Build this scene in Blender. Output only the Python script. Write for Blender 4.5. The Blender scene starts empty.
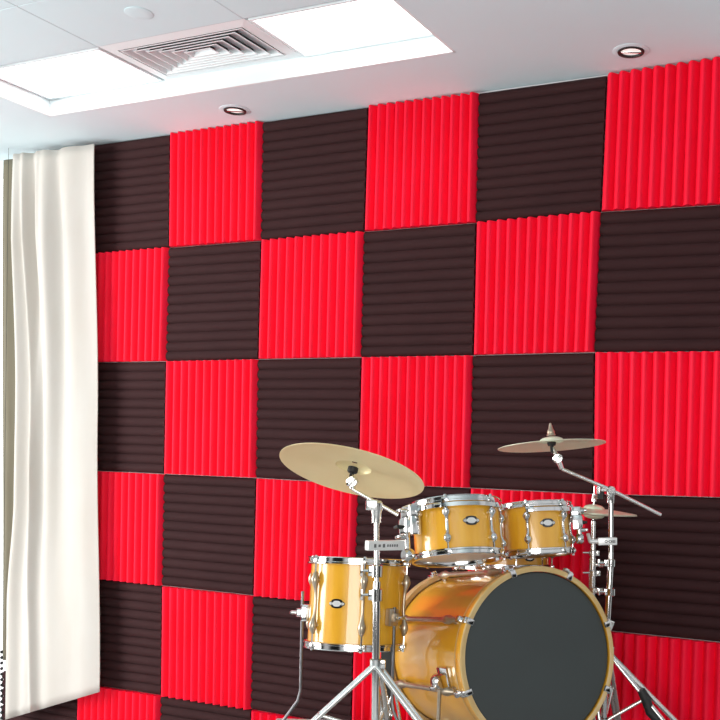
import bpy, bmesh, math, random
from mathutils import Vector, Matrix
random.seed(7)
sc = bpy.context.scene
col = sc.collection
PI = math.pi
rad = math.radians

# ------------------------------------------------------------------ camera frame
F_PX, CX, CY = 992.695, 486.990, 484.668
CAM = Vector((2.13412, -3.4259, 1.62028))
YAW, PIT, ROL = 0.42568, -0.02919, 0.02811
fw = Vector((-math.sin(YAW) * math.cos(PIT), math.cos(YAW) * math.cos(PIT), math.sin(PIT)))
r0 = Vector((math.cos(YAW), math.sin(YAW), 0)); u0 = r0.cross(fw)
rt = r0 * math.cos(ROL) + u0 * math.sin(ROL); up = rt.cross(fw)
def ray(x, y): return fw + rt * ((x - CX) / F_PX) - up * ((y - CY) / F_PX)
def at(x, y, d): return CAM + ray(x, y) * d             # surveyed point at distance d in front of the camera
def on_y(x, y, yy):
    q = ray(x, y); return CAM + q * ((yy - CAM.y) / q.y)
def on_z(x, y, z):
    q = ray(x, y); return CAM + q * ((z - CAM.z) / q.z)
FWD = Vector((-math.sin(YAW), math.cos(YAW), 0)); RGT = r0.copy(); Z = Vector((0, 0, 1))

cam_d = bpy.data.cameras.new('camera'); cam = bpy.data.objects.new('camera', cam_d); col.objects.link(cam)
m = Matrix((rt, up, -fw)).transposed().to_4x4(); m.translation = CAM
cam.matrix_world = m
cam_d.sensor_width = 36; cam_d.lens = 36 * F_PX / 720
cam_d.shift_x = (360 - CX) / 720; cam_d.shift_y = (CY - 360) / 720
cam_d.clip_start = 0.05
sc.camera = cam
sc.view_settings.view_transform = 'Standard'

# ------------------------------------------------------------------ materials
def mat(name, base, rough=0.5, metal=0.0, coat=0.0, emis=None, es=0.0, sheen=0.0, spec=None):
    M = bpy.data.materials.new(name); M.use_nodes = True
    b = M.node_tree.nodes['Principled BSDF']
    b.inputs['Base Color'].default_value = (*base, 1); b.inputs['Roughness'].default_value = rough
    b.inputs['Metallic'].default_value = metal; b.inputs['Coat Weight'].default_value = coat
    b.inputs['Coat Roughness'].default_value = 0.05
    b.inputs['Sheen Weight'].default_value = sheen
    if spec is not None: b.inputs['Specular IOR Level'].default_value = spec
    if emis: b.inputs['Emission Color'].default_value = (*emis, 1); b.inputs['Emission Strength'].default_value = es
    return M
def noise_color(M, c1, c2, scale, detail=4, stretch=(1, 1, 1), bump=0.0, bscale=None):
    nt = M.node_tree; b = nt.nodes['Principled BSDF']
    tc = nt.nodes.new('ShaderNodeTexCoord'); mp = nt.nodes.new('ShaderNodeMapping'); mp.inputs['Scale'].default_value = stretch
    n = nt.nodes.new('ShaderNodeTexNoise'); n.inputs['Scale'].default_value = scale; n.inputs['Detail'].default_value = detail
    rp = nt.nodes.new('ShaderNodeValToRGB'); rp.color_ramp.elements[0].position = 0.3; rp.color_ramp.elements[1].position = 0.7
    rp.color_ramp.elements[0].color = (*c1, 1); rp.color_ramp.elements[1].color = (*c2, 1)
    nt.links.new(tc.outputs['Object'], mp.inputs['Vector']); nt.links.new(mp.outputs[0], n.inputs['Vector'])
    nt.links.new(n.outputs['Fac'], rp.inputs[0]); nt.links.new(rp.outputs[0], b.inputs['Base Color'])
    if bump:
        n2 = nt.nodes.new('ShaderNodeTexNoise'); n2.inputs['Scale'].default_value = bscale or scale
        bp = nt.nodes.new('ShaderNodeBump'); bp.inputs['Strength'].default_value = bump; bp.inputs['Distance'].default_value = 0.002
        nt.links.new(tc.outputs['Object'], n2.inputs['Vector']); nt.links.new(n2.outputs['Fac'], bp.inputs['Height'])
        nt.links.new(bp.outputs[0], b.inputs['Normal'])
    return M
RED = noise_color(mat('red_foam', (0.9, 0.006, 0.03), 0.6, spec=0.22, sheen=0.0), (0.93, 0.003, 0.030), (0.97, 0.0045, 0.040), 6, bump=0.12, bscale=400)
DARK = noise_color(mat('dark_foam', (0.03, 0.012, 0.013), 0.85, spec=0.2), (0.031, 0.0100, 0.0108), (0.037, 0.0122, 0.0130), 5, bump=0.2, bscale=400)
PAINT = noise_color(mat('wall_paint', (0.7, 0.7, 0.7), 0.8), (0.68, 0.68, 0.69), (0.72, 0.72, 0.72), 3)
CEIL = noise_color(mat('ceiling_paint', (0.74, 0.77, 0.8), 0.85), (0.665, 0.79, 0.835), (0.685, 0.81, 0.855), 2)
CTILE = noise_color(mat('ceiling_tile', (0.78, 0.8, 0.82), 0.9), (0.64, 0.80, 0.84), (0.66, 0.82, 0.86), 3)
ALLOY = noise_color(mat('pale_alloy', (0.8, 0.8, 0.78), 0.35, metal=0.35), (0.74, 0.74, 0.73), (0.82, 0.82, 0.81), 30)
STEEL = noise_color(mat('dark_steel', (0.2, 0.2, 0.2), 0.3, metal=0.9), (0.16, 0.16, 0.17), (0.24, 0.24, 0.25), 30)
WHITE = mat('white_metal', (0.80, 0.87, 0.89), 0.45)
SEAM = mat('seam_grey', (0.55, 0.64, 0.68), 0.8)
FLOOR = noise_color(mat('floor_carpet', (0.3, 0.3, 0.31), 0.9), (0.42, 0.44, 0.45), (0.5, 0.52, 0.53), 40, bump=0.3, bscale=200)
RISERM = noise_color(mat('riser_carpet', (0.06, 0.06, 0.06), 0.95), (0.36, 0.36, 0.36), (0.44, 0.44, 0.44), 60, bump=0.3, bscale=200)
EMIT = mat('light_diffuser', (0.9, 0.9, 0.9), 0.6, emis=(1, 1, 1), es=2.6)
BULB = mat('lamp_glass', (0.9, 0.9, 0.88), 0.1, emis=(1, 0.98, 0.92), es=0.55)
CHROME = noise_color(mat('chrome', (0.8, 0.8, 0.8), 0.1, metal=1.0), (0.66, 0.66, 0.65), (0.76, 0.76, 0.75), 30)
SATIN = noise_color(mat('brushed_steel', (0.8, 0.79, 0.77), 0.2, metal=0.9), (0.74, 0.74, 0.72), (0.84, 0.83, 0.81), 40)
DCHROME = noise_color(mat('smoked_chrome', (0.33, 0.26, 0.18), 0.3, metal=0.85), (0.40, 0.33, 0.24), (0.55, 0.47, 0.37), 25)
RUBBER = noise_color(mat('black_rubber', (0.012, 0.012, 0.012), 0.6), (0.01, 0.01, 0.01), (0.016, 0.016, 0.016), 20)
SHELL = noise_color(mat('amber_lacquer', (0.75, 0.36, 0.03), 0.28, coat=1.0), (0.74, 0.35, 0.02), (0.84, 0.44, 0.035), 5, detail=6, stretch=(6, 6, 1.0))
SHELLB = noise_color(mat('amber_lacquer_large', (0.75, 0.36, 0.03), 0.28, coat=1.0), (0.68, 0.31, 0.018), (0.80, 0.41, 0.03), 4, detail=5, stretch=(1, 1, 1))
HOOPW = noise_color(mat('hoop_maple', (0.62, 0.42, 0.18), 0.3, coat=0.8), (0.56, 0.37, 0.15), (0.66, 0.47, 0.22), 12)
BHEAD = noise_color(mat('dark_grey_head', (0.042, 0.05, 0.05), 0.55), (0.04, 0.047, 0.047), (0.045, 0.053, 0.053), 4)
WHEAD = noise_color(mat('white_coated_head', (0.8, 0.77, 0.7), 0.35), (0.78, 0.74, 0.66), (0.84, 0.81, 0.74), 6)
BADGEM = mat('badge_black', (0.012, 0.012, 0.014), 0.25, coat=1.0)
MARK = mat('engraving_grey', (0.12, 0.12, 0.12), 0.5)
def cymbal_mat(name, c1, c2):
    M = mat(name, (0.66, 0.56, 0.34), 0.36, metal=0.12)
    nt = M.node_tree; b = nt.nodes['Principled BSDF']
    tc = nt.nodes.new('ShaderNodeTexCoord')
    sep = nt.nodes.new('ShaderNodeSeparateXYZ'); nt.links.new(tc.outputs['Object'], sep.inputs[0])
    v = nt.nodes.new('ShaderNodeCombineXYZ'); nt.links.new(sep.outputs[0], v.inputs[0]); nt.links.new(sep.outputs[1], v.inputs[1])
    ln = nt.nodes.new('ShaderNodeVectorMath'); ln.operation = 'LENGTH'; nt.links.new(v.outputs[0], ln.inputs[0])
    sn = nt.nodes.new('ShaderNodeMath'); sn.operation = 'MULTIPLY'; sn.inputs[1].default_value = 1500; nt.links.new(ln.outputs['Value'], sn.inputs[0])
    s2 = nt.nodes.new('ShaderNodeMath'); s2.operation = 'SINE'; nt.links.new(sn.outputs[0], s2.inputs[0])
    bp = nt.nodes.new('ShaderNodeBump'); bp.inputs['Strength'].default_value = 0.12; bp.inputs['Distance'].default_value = 0.001
    nt.links.new(s2.outputs[0], bp.inputs['Height']); nt.links.new(bp.outputs[0], b.inputs['Normal'])
    n = nt.nodes.new('ShaderNodeTexNoise'); n.inputs['Scale'].default_value = 7; nt.links.new(tc.outputs['Object'], n.inputs['Vector'])
    rp = nt.nodes.new('ShaderNodeValToRGB'); rp.color_ramp.elements[0].color = (*c1, 1); rp.color_ramp.elements[1].color = (*c2, 1)
    nt.links.new(n.outputs['Fac'], rp.inputs[0]); nt.links.new(rp.outputs[0], b.inputs['Base Color'])
    return M
CYMB = cymbal_mat('cymbal_bronze', (0.80, 0.67, 0.35), (0.90, 0.79, 0.48))
CYMP = cymbal_mat('pale_cymbal_bronze', (0.74, 0.80, 0.60), (0.82, 0.88, 0.68))
def cloth(name, c1, c2, trans=0.35):
    M = noise_color(mat(name, c1, 0.9, sheen=0.1, spec=0.1), c1, c2, 3, stretch=(3, 3, 0.5), bump=0.1, bscale=300)
    nt = M.node_tree; b = nt.nodes['Principled BSDF']; out = nt.nodes['Material Output']
    t = nt.nodes.new('ShaderNodeBsdfTranslucent'); t.inputs[0].default_value = (*c2, 1)
    mx = nt.nodes.new('ShaderNodeMixShader'); mx.inputs[0].default_value = trans
    nt.links.new(b.outputs[0], mx.inputs[1]); nt.links.new(t.outputs[0], mx.inputs[2]); nt.links.new(mx.outputs[0], out.inputs[0])
    return M
CURT = cloth('cream_curtain', (0.69, 0.645, 0.585), (0.74, 0.705, 0.66), 0.28)
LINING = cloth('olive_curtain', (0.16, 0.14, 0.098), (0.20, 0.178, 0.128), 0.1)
def glass():
    M = mat('window_glass', (1, 1, 1), 0.02)
    nt = M.node_tree; out = nt.nodes['Material Output']
    t = nt.nodes.new('ShaderNodeBsdfTransparent'); g = nt.nodes.new('ShaderNodeBsdfGlossy'); g.inputs['Roughness'].default_value = 0.02
    mx = nt.nodes.new('ShaderNodeMixShader'); mx.inputs[0].default_value = 0.06
    nt.links.new(t.outputs[0], mx.inputs[1]); nt.links.new(g.outputs[0], mx.inputs[2]); nt.links.new(mx.outputs[0], out.inputs[0])
    return M
GLASS = glass()

# ------------------------------------------------------------------ mesh helpers
class MB:
    def __init__(s): s.v = []; s.f = []
    def add(s, vs, fs):
        o = len(s.v); s.v += [Vector(p) for p in vs]; s.f += [tuple(i + o for i in f) for f in fs]; return s
    def lathe(s, prof, M=None, seg=48, closed=False, a0=0.0, a1=2 * PI):
        """profile [(r, z)] turned about local z"""
        full = abs(a1 - a0 - 2 * PI) < 1e-6
        n = seg if full else seg + 1
        vs = []
        for r, z in prof:
            for k in range(n):
                a = a0 + (a1 - a0) * k / seg; vs.append(Vector((r * math.cos(a), r * math.sin(a), z)))
        fs = []; P = len(prof)
        for i in range(P if closed else P - 1):
            j = (i + 1) % P
            for k in range(seg):
                k2 = (k + 1) % n if full else k + 1
                fs.append((i * n + k, i * n + k2, j * n + k2, j * n + k))
        if not full and closed:
            fs.append(tuple(i * n for i in range(P))); fs.append(tuple(i * n + n - 1 for i in range(P))[::-1])
        if M: vs = [M @ p for p in vs]
        return s.add(vs, fs)
    def disc(s, r, z, M=None, seg=48, flip=False):
        vs = [Vector((r * math.cos(2 * PI * k / seg), r * math.sin(2 * PI * k / seg), z)) for k in range(seg)]
        if M: vs = [M @ p for p in vs]
        f = tuple(range(seg)); return s.add(vs, [f[::-1] if flip else f])
    def tube(s, pts, r, seg=12, caps=True, flat=1.0, ref=None):
        pts = [Vector(p) for p in pts]; n = len(pts)
        rs = r if isinstance(r, (list, tuple)) else [r] * n
        dirs = []
        for i in range(n):
            a = pts[max(0, i - 1)]; b = pts[min(n - 1, i + 1)]; dirs.append((b - a).normalized())
        t = dirs[0]; x = Vector(ref) if ref is not None else (Vector((0, 0, 1)) if abs(t.z) < 0.9 else Vector((1, 0, 0)))
        x = (x - t * x.dot(t)).normalized()
        vs = []
        for i in range(n):
            t = dirs[i]; x = (x - t * x.dot(t)).normalized(); y = t.cross(x)
            for k in range(seg):
                a = 2 * PI * k / seg; vs.append(pts[i] + (x * math.cos(a) * flat + y * math.sin(a)) * rs[i])
        fs = [(i * seg + k, i * seg + (k + 1) % seg, (i + 1) * seg + (k + 1) % seg, (i + 1) * seg + k) for i in range(n - 1) for k in range(seg)]
        if caps: fs += [tuple(range(seg))[::-1], tuple((n - 1) * seg + k for k in range(seg))]
        return s.add(vs, fs)
    def box(s, c, size, M=None, bev=0.0):
        bm = bmesh.new(); bmesh.ops.create_cube(bm, size=1.0)
        for v in bm.verts: v.co = Vector((v.co.x * size[0], v.co.y * size[1], v.co.z * size[2]))
        if bev: bmesh.ops.bevel(bm, geom=list(bm.edges), offset=bev, segments=2, affect='EDGES', profile=0.6)
        bm.verts.index_update()
        T = (M or Matrix()) @ Matrix.Translation(Vector(c))
        s.add([T @ v.co for v in bm.verts], [tuple(v.index for v in f.verts) for f in bm.faces]); bm.free(); return s
    def build(s, name, material, parent=None, smooth=True, angle=38, off=None):
        me = bpy.data.meshes.new(name)
        vs = [p - off for p in s.v] if off is not None else s.v
        me.from_pydata([tuple(p) for p in vs], [], s.f); me.validate()
        bm = bmesh.new(); bm.from_mesh(me); bmesh.ops.recalc_face_normals(bm, faces=bm.faces); bm.to_mesh(me); bm.free()
        if smooth:
            for p in me.polygons: p.use_smooth = True
            me.set_sharp_from_angle(angle=rad(angle))
        me.materials.append(material); me.update()
        o = bpy.data.objects.new(name, me); col.objects.link(o)
        if parent is not None: o.parent = parent
        return o
def tag(o, label, cat, group=None, kind=None):
    o['label'] = label; o['category'] = cat
    if group: o['group'] = group
    if kind: o['kind'] = kind
    return o
def empty(name, M, label, cat, group=None):
    o = bpy.data.objects.new(name, None); col.objects.link(o); o.empty_display_size = 0.05
    o.matrix_world = M if isinstance(M, Matrix) else Matrix.Translation(M)
    return tag(o, label, cat, group)
def struct(o): o['kind'] = 'structure'; return o
def frame(loc, zaxis, xhint=RGT):
    z = Vector(zaxis).normalized(); x = (xhint - z * xhint.dot(z)).normalized(); y = z.cross(x)
    M = Matrix((x, y, z)).transposed().to_4x4(); M.translation = loc; return M
def seglen(a, b): return (Vector(b) - Vector(a)).length
def along(a, b, t): return Vector(a).lerp(Vector(b), t)
def basis(a, b, side):
    """matrix at the middle of a-b: x runs along a->b, y is the side direction"""
    a = Vector(a); b = Vector(b); x = (b - a).normalized(); y = (Vector(side) - x * Vector(side).dot(x)).normalized(); z = x.cross(y)
    M = Matrix((x, y, z)).transposed().to_4x4(); M.translation = (a + b) / 2; return M

FLOOR_Z, CEIL_Z = 0.2, 3.0
RISER_Z = 0.675

# ------------------------------------------------------------------ room shell
WX0, WX1 = -2.0, 4.4
b = MB(); b.box(((WX0 + WX1) / 2, 0.083, (FLOOR_Z + CEIL_Z) / 2), (WX1 - WX0, 0.12, CEIL_Z - FLOOR_Z)); struct(b.build('wall_back', PAINT, smooth=False))
b = MB(); b.box((0.5, -2.6, FLOOR_Z - 0.05), (8.0, 5.5, 0.1)); struct(b.build('floor', FLOOR, smooth=False))
# ceiling: low soffit with a shallow raised tray
TX0, TX1, TY0, TY1, TZ = -1.338, 0.575, -2.3, -0.347, 3.066
CX0, CX1, CY0, CY1 = -3.4, 4.4, -4.6, 0.15
b = MB()
def slab(x0, x1, y0, y1): b.box(((x0 + x1) / 2, (y0 + y1) / 2, CEIL_Z + 0.06), (x1 - x0, y1 - y0, 0.12))
slab(CX0, TX0, CY0, CY1); slab(TX1, CX1, CY0, CY1); slab(TX0, TX1, CY0, TY0); slab(TX0, TX1, TY1, CY1)
b.box(((TX0 + TX1) / 2, (TY0 + TY1) / 2, TZ + 0.04), (TX1 - TX0 + 0.02, TY1 - TY0 + 0.02, 0.05))
struct(b.build('ceiling', CEIL, smooth=False))
# white reveal of the tray
b = MB(); t = 0.008; zc = (CEIL_Z + TZ + 0.01) / 2; h = TZ + 0.01 - CEIL_Z
b.box(((TX0 + TX1) / 2, TY1 - t / 2, zc), (TX1 - TX0, t, h)); b.box(((TX0 + TX1) / 2, TY0 + t / 2, zc), (TX1 - TX0, t, h))
b.box((TX0 + t / 2, (TY0 + TY1) / 2, zc), (t, TY1 - TY0, h)); b.box((TX1 - t / 2, (TY0 + TY1) / 2, zc), (t, TY1 - TY0, h))
struct(b.build('trim_1', WHITE, smooth=False))
# tray tiles and seams: grid of lay-in tiles
gx = [TX0 + 0.01, -0.705, -0.05, TX1 - 0.01]; gy = [-0.357, -0.70, -1.05, -1.70, TY0 + 0.01]
b = MB(); s_ = MB()
for j in range(4):
    for i in range(3):
        if j == 0: continue
        x0, x1, y1, y0 = gx[i], gx[i + 1], gy[j], gy[j + 1]
        b.box(((x0 + x1) / 2, (y0 + y1) / 2, TZ + 0.006), (x1 - x0 - 0.004, y1 - y0 - 0.004, 0.012), bev=0.0015)
struct(b.build('ceiling_tile_field', CTILE, smooth=False))
for x in gx[1:3]: s_.box((x, (gy[1] + gy[-1]) / 2, TZ + 0.0045), (0.005, gy[1] - gy[-1], 0.006))
for y in gy[1:4]: s_.box(((TX0 + TX1) / 2, y, TZ + 0.0045), (TX1 - TX0 - 0.02, 0.005, 0.006))
struct(s_.build('trim_2', SEAM, smooth=False))

# ceiling lights, each 0.6 x 0.3 m
def ceiling_light(x0, x1, label):
    y0, y1 = -0.69, -0.36
    c = Vector(((x0 + x1) / 2, (y0 + y1) / 2, TZ + 0.015))
    root = empty('ceiling_light', c, label, 'ceiling light', 'square light panels in the raised ceiling tray')
    w, d = x1 - x0, y1 - y0
    f = MB()
    for sx in (-1, 1): f.box((sx * (w / 2 - 0.006), 0, -0.009), (0.012, d, 0.016), bev=0.002)
    for sy in (-1, 1): f.box((0, sy * (d / 2 - 0.006), -0.009), (w - 0.024, 0.012, 0.016), bev=0.002)
    f.build('frame', WHITE, root, smooth=False)
    e = MB(); e.box((0, 0, -0.008), (w - 0.025, d - 0.025, 0.008)); e.build('diffuser', EMIT, root, smooth=False)
ceiling_light(-1.325, -0.712, 'glowing white ceiling light panel on the curtain side of the air vent')
ceiling_light(-0.040, 0.562, 'glowing white ceiling light panel on the side of the vent away from the curtain')

# air vent: four-way diffuser
c = Vector((-0.376, -0.525, TZ + 0.012))
root = empty('air_vent', c, 'square white louvred air vent between the two ceiling light panels', 'air vent')
W, D = 0.655, 0.345
f = MB()
def ring(mb, hw, hd, z0, z1, wd):
    """sloped square ring: outer edge high (z1), inner edge low (z0)"""
    o = [(-hw, -hd, z1), (hw, -hd, z1), (hw, hd, z1), (-hw, hd, z1)]
    i_ = [(-hw + wd, -hd + wd, z0), (hw - wd, -hd + wd, z0), (hw - wd, hd - wd, z0), (-hw + wd, hd - wd, z0)]
    tt = 0.004
    o2 = [(x, y, z + tt) for x, y, z in o]; i2 = [(x, y, z + tt) for x, y, z in i_]
    vs = o + i_ + o2 + i2; fs = []
    for k in range(4):
        n = (k + 1) % 4
        fs += [(k, n, 4 + n, 4 + k), (8 + k, 12 + k, 12 + n, 8 + n), (k, 8 + k, 8 + n, n), (4 + k, 4 + n, 12 + n, 12 + k)]
    mb.add(vs, fs)
ring(f, W / 2, D / 2, -0.014, -0.010, 0.045)
f.build('frame', WHITE, root, smooth=False)
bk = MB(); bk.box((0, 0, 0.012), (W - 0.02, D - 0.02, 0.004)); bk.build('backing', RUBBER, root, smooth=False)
def louvre_ring(hw, hd):
    """square blade: flat lip along the lower outer edge, then a slope up towards the middle; upper side coloured black as painted shade"""
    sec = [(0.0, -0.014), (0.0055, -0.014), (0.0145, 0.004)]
    vs, fs = [], []
    for lift in (0.0, 0.0015):
        for d_, z in sec:
            d_ = min(d_, hd * 0.92)
            vs += [(-hw + d_, -hd + d_, z + lift), (hw - d_, -hd + d_, z + lift), (hw - d_, hd - d_, z + lift), (-hw + d_, hd - d_, z + lift)]
    for q in range(2):
        for k in range(4):
            n = (k + 1) % 4
            fs.append((q * 4 + k, q * 4 + n, q * 4 + 4 + n, q * 4 + 4 + k)); fs.append((12 + q * 4 + k, 12 + q * 4 + 4 + k, 12 + q * 4 + 4 + n, 12 + q * 4 + n))
    for k in range(4):
        n = (k + 1) % 4
        fs.append((k, 12 + k, 12 + n, n)); fs.append((8 + k, 8 + n, 20 + n, 20 + k))
    return vs, fs
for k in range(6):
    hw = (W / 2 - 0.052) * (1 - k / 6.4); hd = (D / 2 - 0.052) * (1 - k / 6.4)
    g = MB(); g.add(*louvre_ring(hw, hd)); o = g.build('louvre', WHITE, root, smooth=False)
    o.data.materials.append(RUBBER)  # black upper faces: shade between the blades painted on, not rubber
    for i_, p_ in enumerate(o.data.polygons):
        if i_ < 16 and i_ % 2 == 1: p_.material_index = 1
# recessed downlights in the soffit
def downlight(px, py, label):
    p = on_z(px, py, CEIL_Z)
    root = empty('downlight', Vector((p.x, p.y, CEIL_Z)), label, 'downlight', 'recessed spotlights in the soffit')
    b = MB(); b.lathe([(0.062, 0.0), (0.062, -0.0015), (0.056, -0.003), (0.046, -0.003), (0.045, 0.0)], closed=True); b.build('trim_ring', CEIL, root)
    b = MB(); b.lathe([(0.045, -0.0025), (0.0445, -0.007), (0.037, -0.007), (0.034, -0.001)], closed=True); b.build('inner_ring', RUBBER, root)
    b = MB(); b.lathe([(0.034, -0.0005), (0.030, -0.001), (0.018, -0.003), (0.0, -0.004)], seg=32); b.build('lamp', BULB, root)
    b = MB()
    b.tube([(0.034 * math.cos(0.4), 0.034 * math.sin(0.4), -0.005), (0.006, 0.0, -0.006), (-0.034 * math.cos(0.4), -0.034 * math.sin(0.4), -0.005)], 0.003, seg=8); b.build('retaining_clip', CHROME, root)
downlight(235, 110, 'small recessed ceiling downlight nearer the curtain, above second tile column')
downlight(631, 51, 'recessed ceiling downlight farther from the curtain, above the last red tile')

# round sensor on a tray tile
p = on_z(139, 13, TZ)
b = MB(); b.lathe([(0.047, 0.0), (0.047, -0.0015), (0.045, -0.0022), (0.02, -0.0025), (0.0, -0.0025)], seg=40)
o = b.build('ceiling_sensor', CTILE); o.location = (p.x, p.y, TZ); tag(o, 'flat round white cover on the ceiling tile beside the air vent', 'ceiling cover')

# ------------------------------------------------------------------ acoustic tiles
S = 0.5
meas = {0: {1: (169, 133), 2: (262, 121), 3: (367, 105), 4: (478, 92), 5: (606, 74)},
        1: {1: (168, 247), 2: (260, 240), 3: (363, 231), 4: (475, 222), 5: (600, 211)},
        2: {1: (165, 361), 2: (257, 359), 3: (360, 357), 4: (472, 355), 5: (593.5, 352)},
        3: {1: (163, 474), 2: (255, 478), 3: (357, 484), 4: (469, 488), 5: (592, 494)},
        4: {1: (161, 586), 2: (252, 596)}, 5: {1: (160, 696), 2: (250, 710)}}
def corner(c, r):
    x, z = (c - 3) * S, CEIL_Z - r * S
    if r in meas and c in meas[r]:
        q = on_y(*meas[r][c], 0.0); x, z = q.x, q.z
    return x, min(z, CEIL_Z - 0.001)
NR, DEPTH = 12, 0.035
YB = 0.022
def foam_tile(c, r, red, label):
    C00, C10, C01, C11 = corner(c, r), corner(c + 1, r), corner(c, r + 1), corner(c + 1, r + 1)
    g = 0.0015
    prof = []
    per = 8
    for k in range(NR * per + 1):
        a = k / per; ph = a - math.floor(a)
        # rounded wedge: steep valleys, soft crest
        hgt = 1 - abs(2 * ph - 1)
        hgt = max(0.0, math.sin(hgt * PI / 2)) ** (1.1 if red else 0.62)
        prof.append((k / (NR * per), hgt))
    cx = (C00[0] + C11[0]) / 2; cz = (C00[1] + C11[1]) / 2
    def pos(u, v):
        x = (C00[0] * (1 - u) + C10[0] * u) * (1 - v) + (C01[0] * (1 - u) + C11[0] * u) * v
        z = (C00[1] * (1 - u) + C10[1] * u) * (1 - v) + (C01[1] * (1 - u) + C11[1] * u) * v
        return x - cx, z - cz
    vs, fs = [], []
    n = len(prof)
    nv = 2
    for w in range(nv):
        e = g / S if w == 0 else 1 - g / S
        for tpar, hg in prof:
            tp = g / S + tpar * (1 - 2 * g / S)
            u, v = (tp, e) if red else (e, tp)
            x, z = pos(u, v); vs.append((x, -(0.008 + hg * ((DEPTH if red else DEPTH - 0.015) - 0.008)), z))
    for w in range(nv):
        e = g / S if w == 0 else 1 - g / S
        for tpar, hg in prof:
            tp = g / S + tpar * (1 - 2 * g / S)
            u, v = (tp, e) if red else (e, tp)
            x, z = pos(u, v); vs.append((x, 0.0, z))
    for k in range(n - 1):
        fs.append((k, k + 1, n + k + 1, n + k)); fs.append((2 * n + k, 3 * n + k, 3 * n + k + 1, 2 * n + k + 1))
        fs.append((k, 2 * n + k, 2 * n + k + 1, k + 1)); fs.append((n + k, n + k + 1, 3 * n + k + 1, 3 * n + k))
    fs.append((0, n, 3 * n, 2 * n)); fs.append((n - 1, 3 * n - 1, 4 * n - 1, 2 * n - 1))
    b = MB(); b.add(vs, fs)
    o = b.build('acoustic_foam_tile', RED if red else DARK, angle=50)
    o.location = (cx, YB, cz)
    tag(o, label, 'acoustic tile', 'red ridged foam tiles on the wall' if red else 'dark brown ridged foam tiles on the wall')
rown = ['top row under the ceiling', 'second row from the ceiling', 'third row from the ceiling', 'fourth row from the ceiling', 'fifth row from the ceiling', 'bottom row']
coln = ['first column beside the curtain', 'second column from the curtain', 'third column from the curtain', 'fourth column from the curtain', 'fifth column from the curtain', 'sixth column from the curtain']
for r in range(6):
    for c in range(-1, 6):
        if c == -1 and r != 5: continue
        red = (c + r) % 2 == 1
        if r == 5 and c > 2: continue
        if r == 4 and c == 4: pass
        nm = 'red vertically ridged foam tile' if red else 'dark horizontally ridged foam tile'
        where = rown[r] + ', ' + (coln[c] if c >= 0 else 'directly under the curtain hem')
        foam_tile(c, r, red, nm + ', ' + where)

# ------------------------------------------------------------------ window, curtains
b = MB()
x0, x1, z0, z1 = -3.3, -2.0, FLOOR_Z, CEIL_Z
fr = MB()
for x in (x0 + 0.025, (x0 + x1) / 2 - 0.2): fr.box((x, 0.09, (z0 + z1) / 2), (0.05, 0.08, z1 - z0), bev=0.004)
fr.box((x1 - 0.006, 0.09, (z0 + z1) / 2), (0.012, 0.1, z1 - z0))
for z in (z0 + 0.03, z1 - 0.03): fr.box(((x0 + x1) / 2, 0.09, z), (x1 - x0, 0.08, 0.06), bev=0.004)
w1 = struct(fr.build('window_1', WHITE, smooth=False))
g = MB(); g.box(((x0 + x1) / 2, 0.09, (z0 + z1) / 2), (x1 - x0 - 0.02, 0.006, z1 - z0 - 0.1)); g.build('pane', GLASS, w1, smooth=False)

def curtain(name, edgeL, edgeR, hemL, hemR, yplane, folds, material, label, rough_amp=0.0):
    """edgeL/edgeR: world x of the side edges as functions of v; hemL/hemR bottom heights"""
    NU, NV = 150, 60
    vs, fs = [], []
    for j in range(NV + 1):
        v = j / NV
        for i in range(NU + 1):
            u = i / NU
            x = edgeL(v) * (1 - u) + edgeR(v) * u
            hem = hemL * (1 - u) + hemR * u
            z = (CEIL_Z - 0.030) * (1 - v) + hem * v
            d = 0; amp = 0.35 + 0.65 * min(1.0, v / 0.15)
            for (ut, ub, wt, wb, at_, ab) in folds:
                uc = ut * (1 - v) + ub * v; w = wt * (1 - v) + wb * v; a = at_ * (1 - v) + ab * v
                d += a * math.exp(-((u - uc) / w) ** 2)
            d += rough_amp * math.sin(u * 21 + v * 2.1) * (1 - 0.6 * u)
            vs.append((x, yplane - d * amp, z))
    for j in range(NV):
        for i in range(NU):
            a = j * (NU + 1) + i; fs.append((a, a + 1, a + NU + 2, a + NU + 1))
    c = sum((Vector(p) for p in vs), Vector()) / len(vs); c.z = CEIL_Z
    b = MB(); b.add([Vector(p) - c for p in vs], fs); o = b.build(name, material, angle=180); o.location = c
    md = o.modifiers.new('cloth_thickness', 'SOLIDIFY'); md.thickness = 0.003
    return tag(o, label, 'curtain')
def interp(tab):
    def fn(v):
        for (a, xa), (b_, xb) in zip(tab, tab[1:]):
            if v <= b_ + 1e-9:
                t = (v - a) / (b_ - a); t = t * t * (3 - 2 * t); return xa + (xb - xa) * t
        return tab[-1][1]
    return fn
YC = -0.075
def wx(px, py, y=YC): return on_y(px, py, y).x
eL = interp([(0, wx(15, 155)), (0.42, wx(20, 380)), (0.60, wx(18, 470)), (0.8, wx(10, 600)), (1, wx(8, 718))])
eR = interp([(0, wx(94, 144)), (0.5, wx(97, 420)), (1, wx(99.5, 692))])
hL, hR = on_y(8, 719, YC).z, on_y(99.5, 692, YC).z
folds = [(0.02, 0.05, 0.05, 0.06, 0.035, 0.02), (0.13, 0.30, 0.035, 0.03, 0.04, 0.022), (0.22, 0.38, 0.035, 0.06, -0.03, -0.008), (0.31, 0.18, 0.03, 0.05, 0.02, 0.008),
         (0.40, 0.44, 0.07, 0.10, 0.030, 0.014), (0.53, 0.62, 0.06, 0.14, -0.034, -0.008), (0.70, 0.80, 0.11, 0.18, 0.022, 0.010), (0.90, 0.97, 0.07, 0.12, -0.010, 0.0)]
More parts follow.
